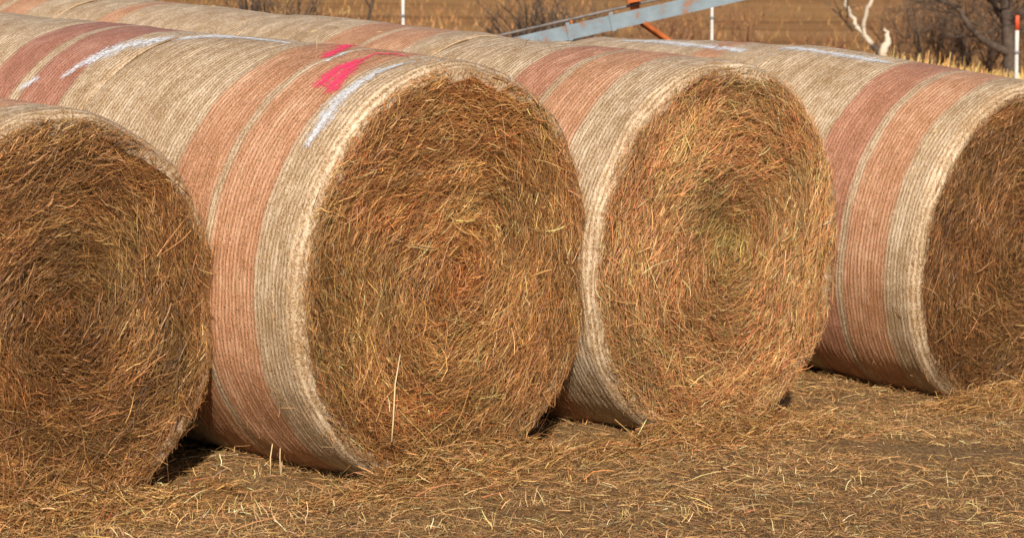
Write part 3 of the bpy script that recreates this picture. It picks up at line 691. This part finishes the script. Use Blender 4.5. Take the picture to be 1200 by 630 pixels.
# ------------------------------------------------------------------ old hay elevator leaning up to the right
m, ns, ls, bs = new_mat('chipped_blue_paint')
tc = ns.new('ShaderNodeTexCoord'); n = noise_n(ns, ls, tc.outputs['Object'], 5, 6, .7); r_ = ramp(ns, [(.38, (.22, .095, .045)), (.45, (.13, .17, .20)), (.7, (.19, .24, .28))]); ls.new(n, r_.inputs[0])
ls.new(r_.outputs[0], bs.inputs['Base Color']); bs.inputs['Roughness'].default_value = .5
M_BLUE = m; M_RUST = plain('rusty_orange_steel', (.42, .11, .03), .8, .2, var=.4, scale=14)
M_PIPE = plain('weathered_grey_pipe', (.16, .14, .13), .7, .3, var=.4)
ye = 20.0; A = at_depth(690, 33, ye); B_ = at_depth(835, 0, ye); dirv = B_ - A; dirv /= np.linalg.norm(dirv)
low = A - dirv * ((A[2] - .75) / dirv[2]); Ltot = 11.5
xw = np.array([dirv[0], dirv[1], dirv[2]]); yw = np.array([0., 1, 0]) - xw * xw[1]; yw /= np.linalg.norm(yw); zw = np.cross(xw, yw)
Me = Matrix(((xw[0], yw[0], zw[0], low[0]), (xw[1], yw[1], zw[1], low[1]), (xw[2], yw[2], zw[2], low[2]), (0, 0, 0, 1)))
el = empty('hay_elevator', Me, 'long blue grey steel hay elevator slanting up behind the bales', 'elevator')
loc = lambda P: np.array(Me.inverted() @ Vector(P))
for yo, hh in ((0.0, .062), (.42, .04)):
    bg = Bag(); bg.box((0, yo, -hh), (Ltot, yo + .006, hh)); bg.box((0, yo + .006, hh - .006), (Ltot, yo + .05, hh)); bg.box((0, yo + .006, -hh), (Ltot, yo + .05, -hh + .006))
    bg.build('side_rail', M_BLUE, el, False)
bg = Bag(); bg.box((.1, .056, -.05), (Ltot - .1, .414, -.044)); bg.build('trough_floor', M_RUST, el, False)
for k in range(24):
    bg = Bag(); xk = .25 + k * .47; bg.box((xk, .06, -.042), (xk + .03, .41, .01)); bg.build('paddle', M_RUST, el, False)
q = loc(at_depth(747, 6, ye)); bg = Bag(); bg.box((q[0] - .04, .475, -.04), (q[0] + .04, .49, .2)); bg.box((q[0] - .06, .36, .125), (q[0] + .06, .475, .19)); bg.build('bracket', M_RUST, el, False)
bg = Bag(); bg.tube([(.3, .44, .105), (4, .44, .104), (8, .44, .105), (Ltot - .2, .44, .105)], [.012] * 4, 8); bg.build('guide_pipe', M_PIPE, el)
for xo in np.arange(.5, Ltot - .3, 1.1):
    bg = Bag(); bg.tube([(xo, .44, .035), (xo, .44, .1)], [.01, .01], 6); bg.build('pipe_stay', M_RUST, el)
for xo in (.25, .62):
    bg = Bag(); qq = q[0] - xo; bg.box((qq, -.012, -.07), (qq + .035, -.002, .085)); bg.build('strap', M_BLUE, el, False)
ax_w = at_depth(1040, 60, ye); ax_w[2] = height(ax_w[0], ye, False) + .30; axl = loc(ax_w)
for yo in (-.03, .47):
    bg = Bag(); bg.tube([np.array([q[0] + .02, yo, -.06]), axl + np.array([0, yo - .1 * np.sign(.2 - yo), 0])], [.021, .021], 6); bg.build('brace', M_RUST, el)
M_TYRE = plain('worn_tyre', (.03, .03, .03), .9, .2)
for yo in (-.25, .69):
    th = np.linspace(0, 2 * math.pi, 33); ring = np.stack([np.cos(th), 0 * th, np.sin(th)], -1) * .24 + axl + np.array([0, yo, 0])
    bg = Bag(); bg.tube(ring, np.full(33, .06), 10); w = bg.build('wheel', M_TYRE, el)
    bg = Bag(); bg.tube([axl + np.array([0, yo - .04, 0]), axl + np.array([0, yo + .04, 0])], [.18, .18], 20); bg.build('rim', M_RUST, w)
bg = Bag(); bg.tube([axl + np.array([0, -.27, 0]), axl + np.array([0, .71, 0])], [.025, .025], 8); bg.build('axle', M_RUST, el)
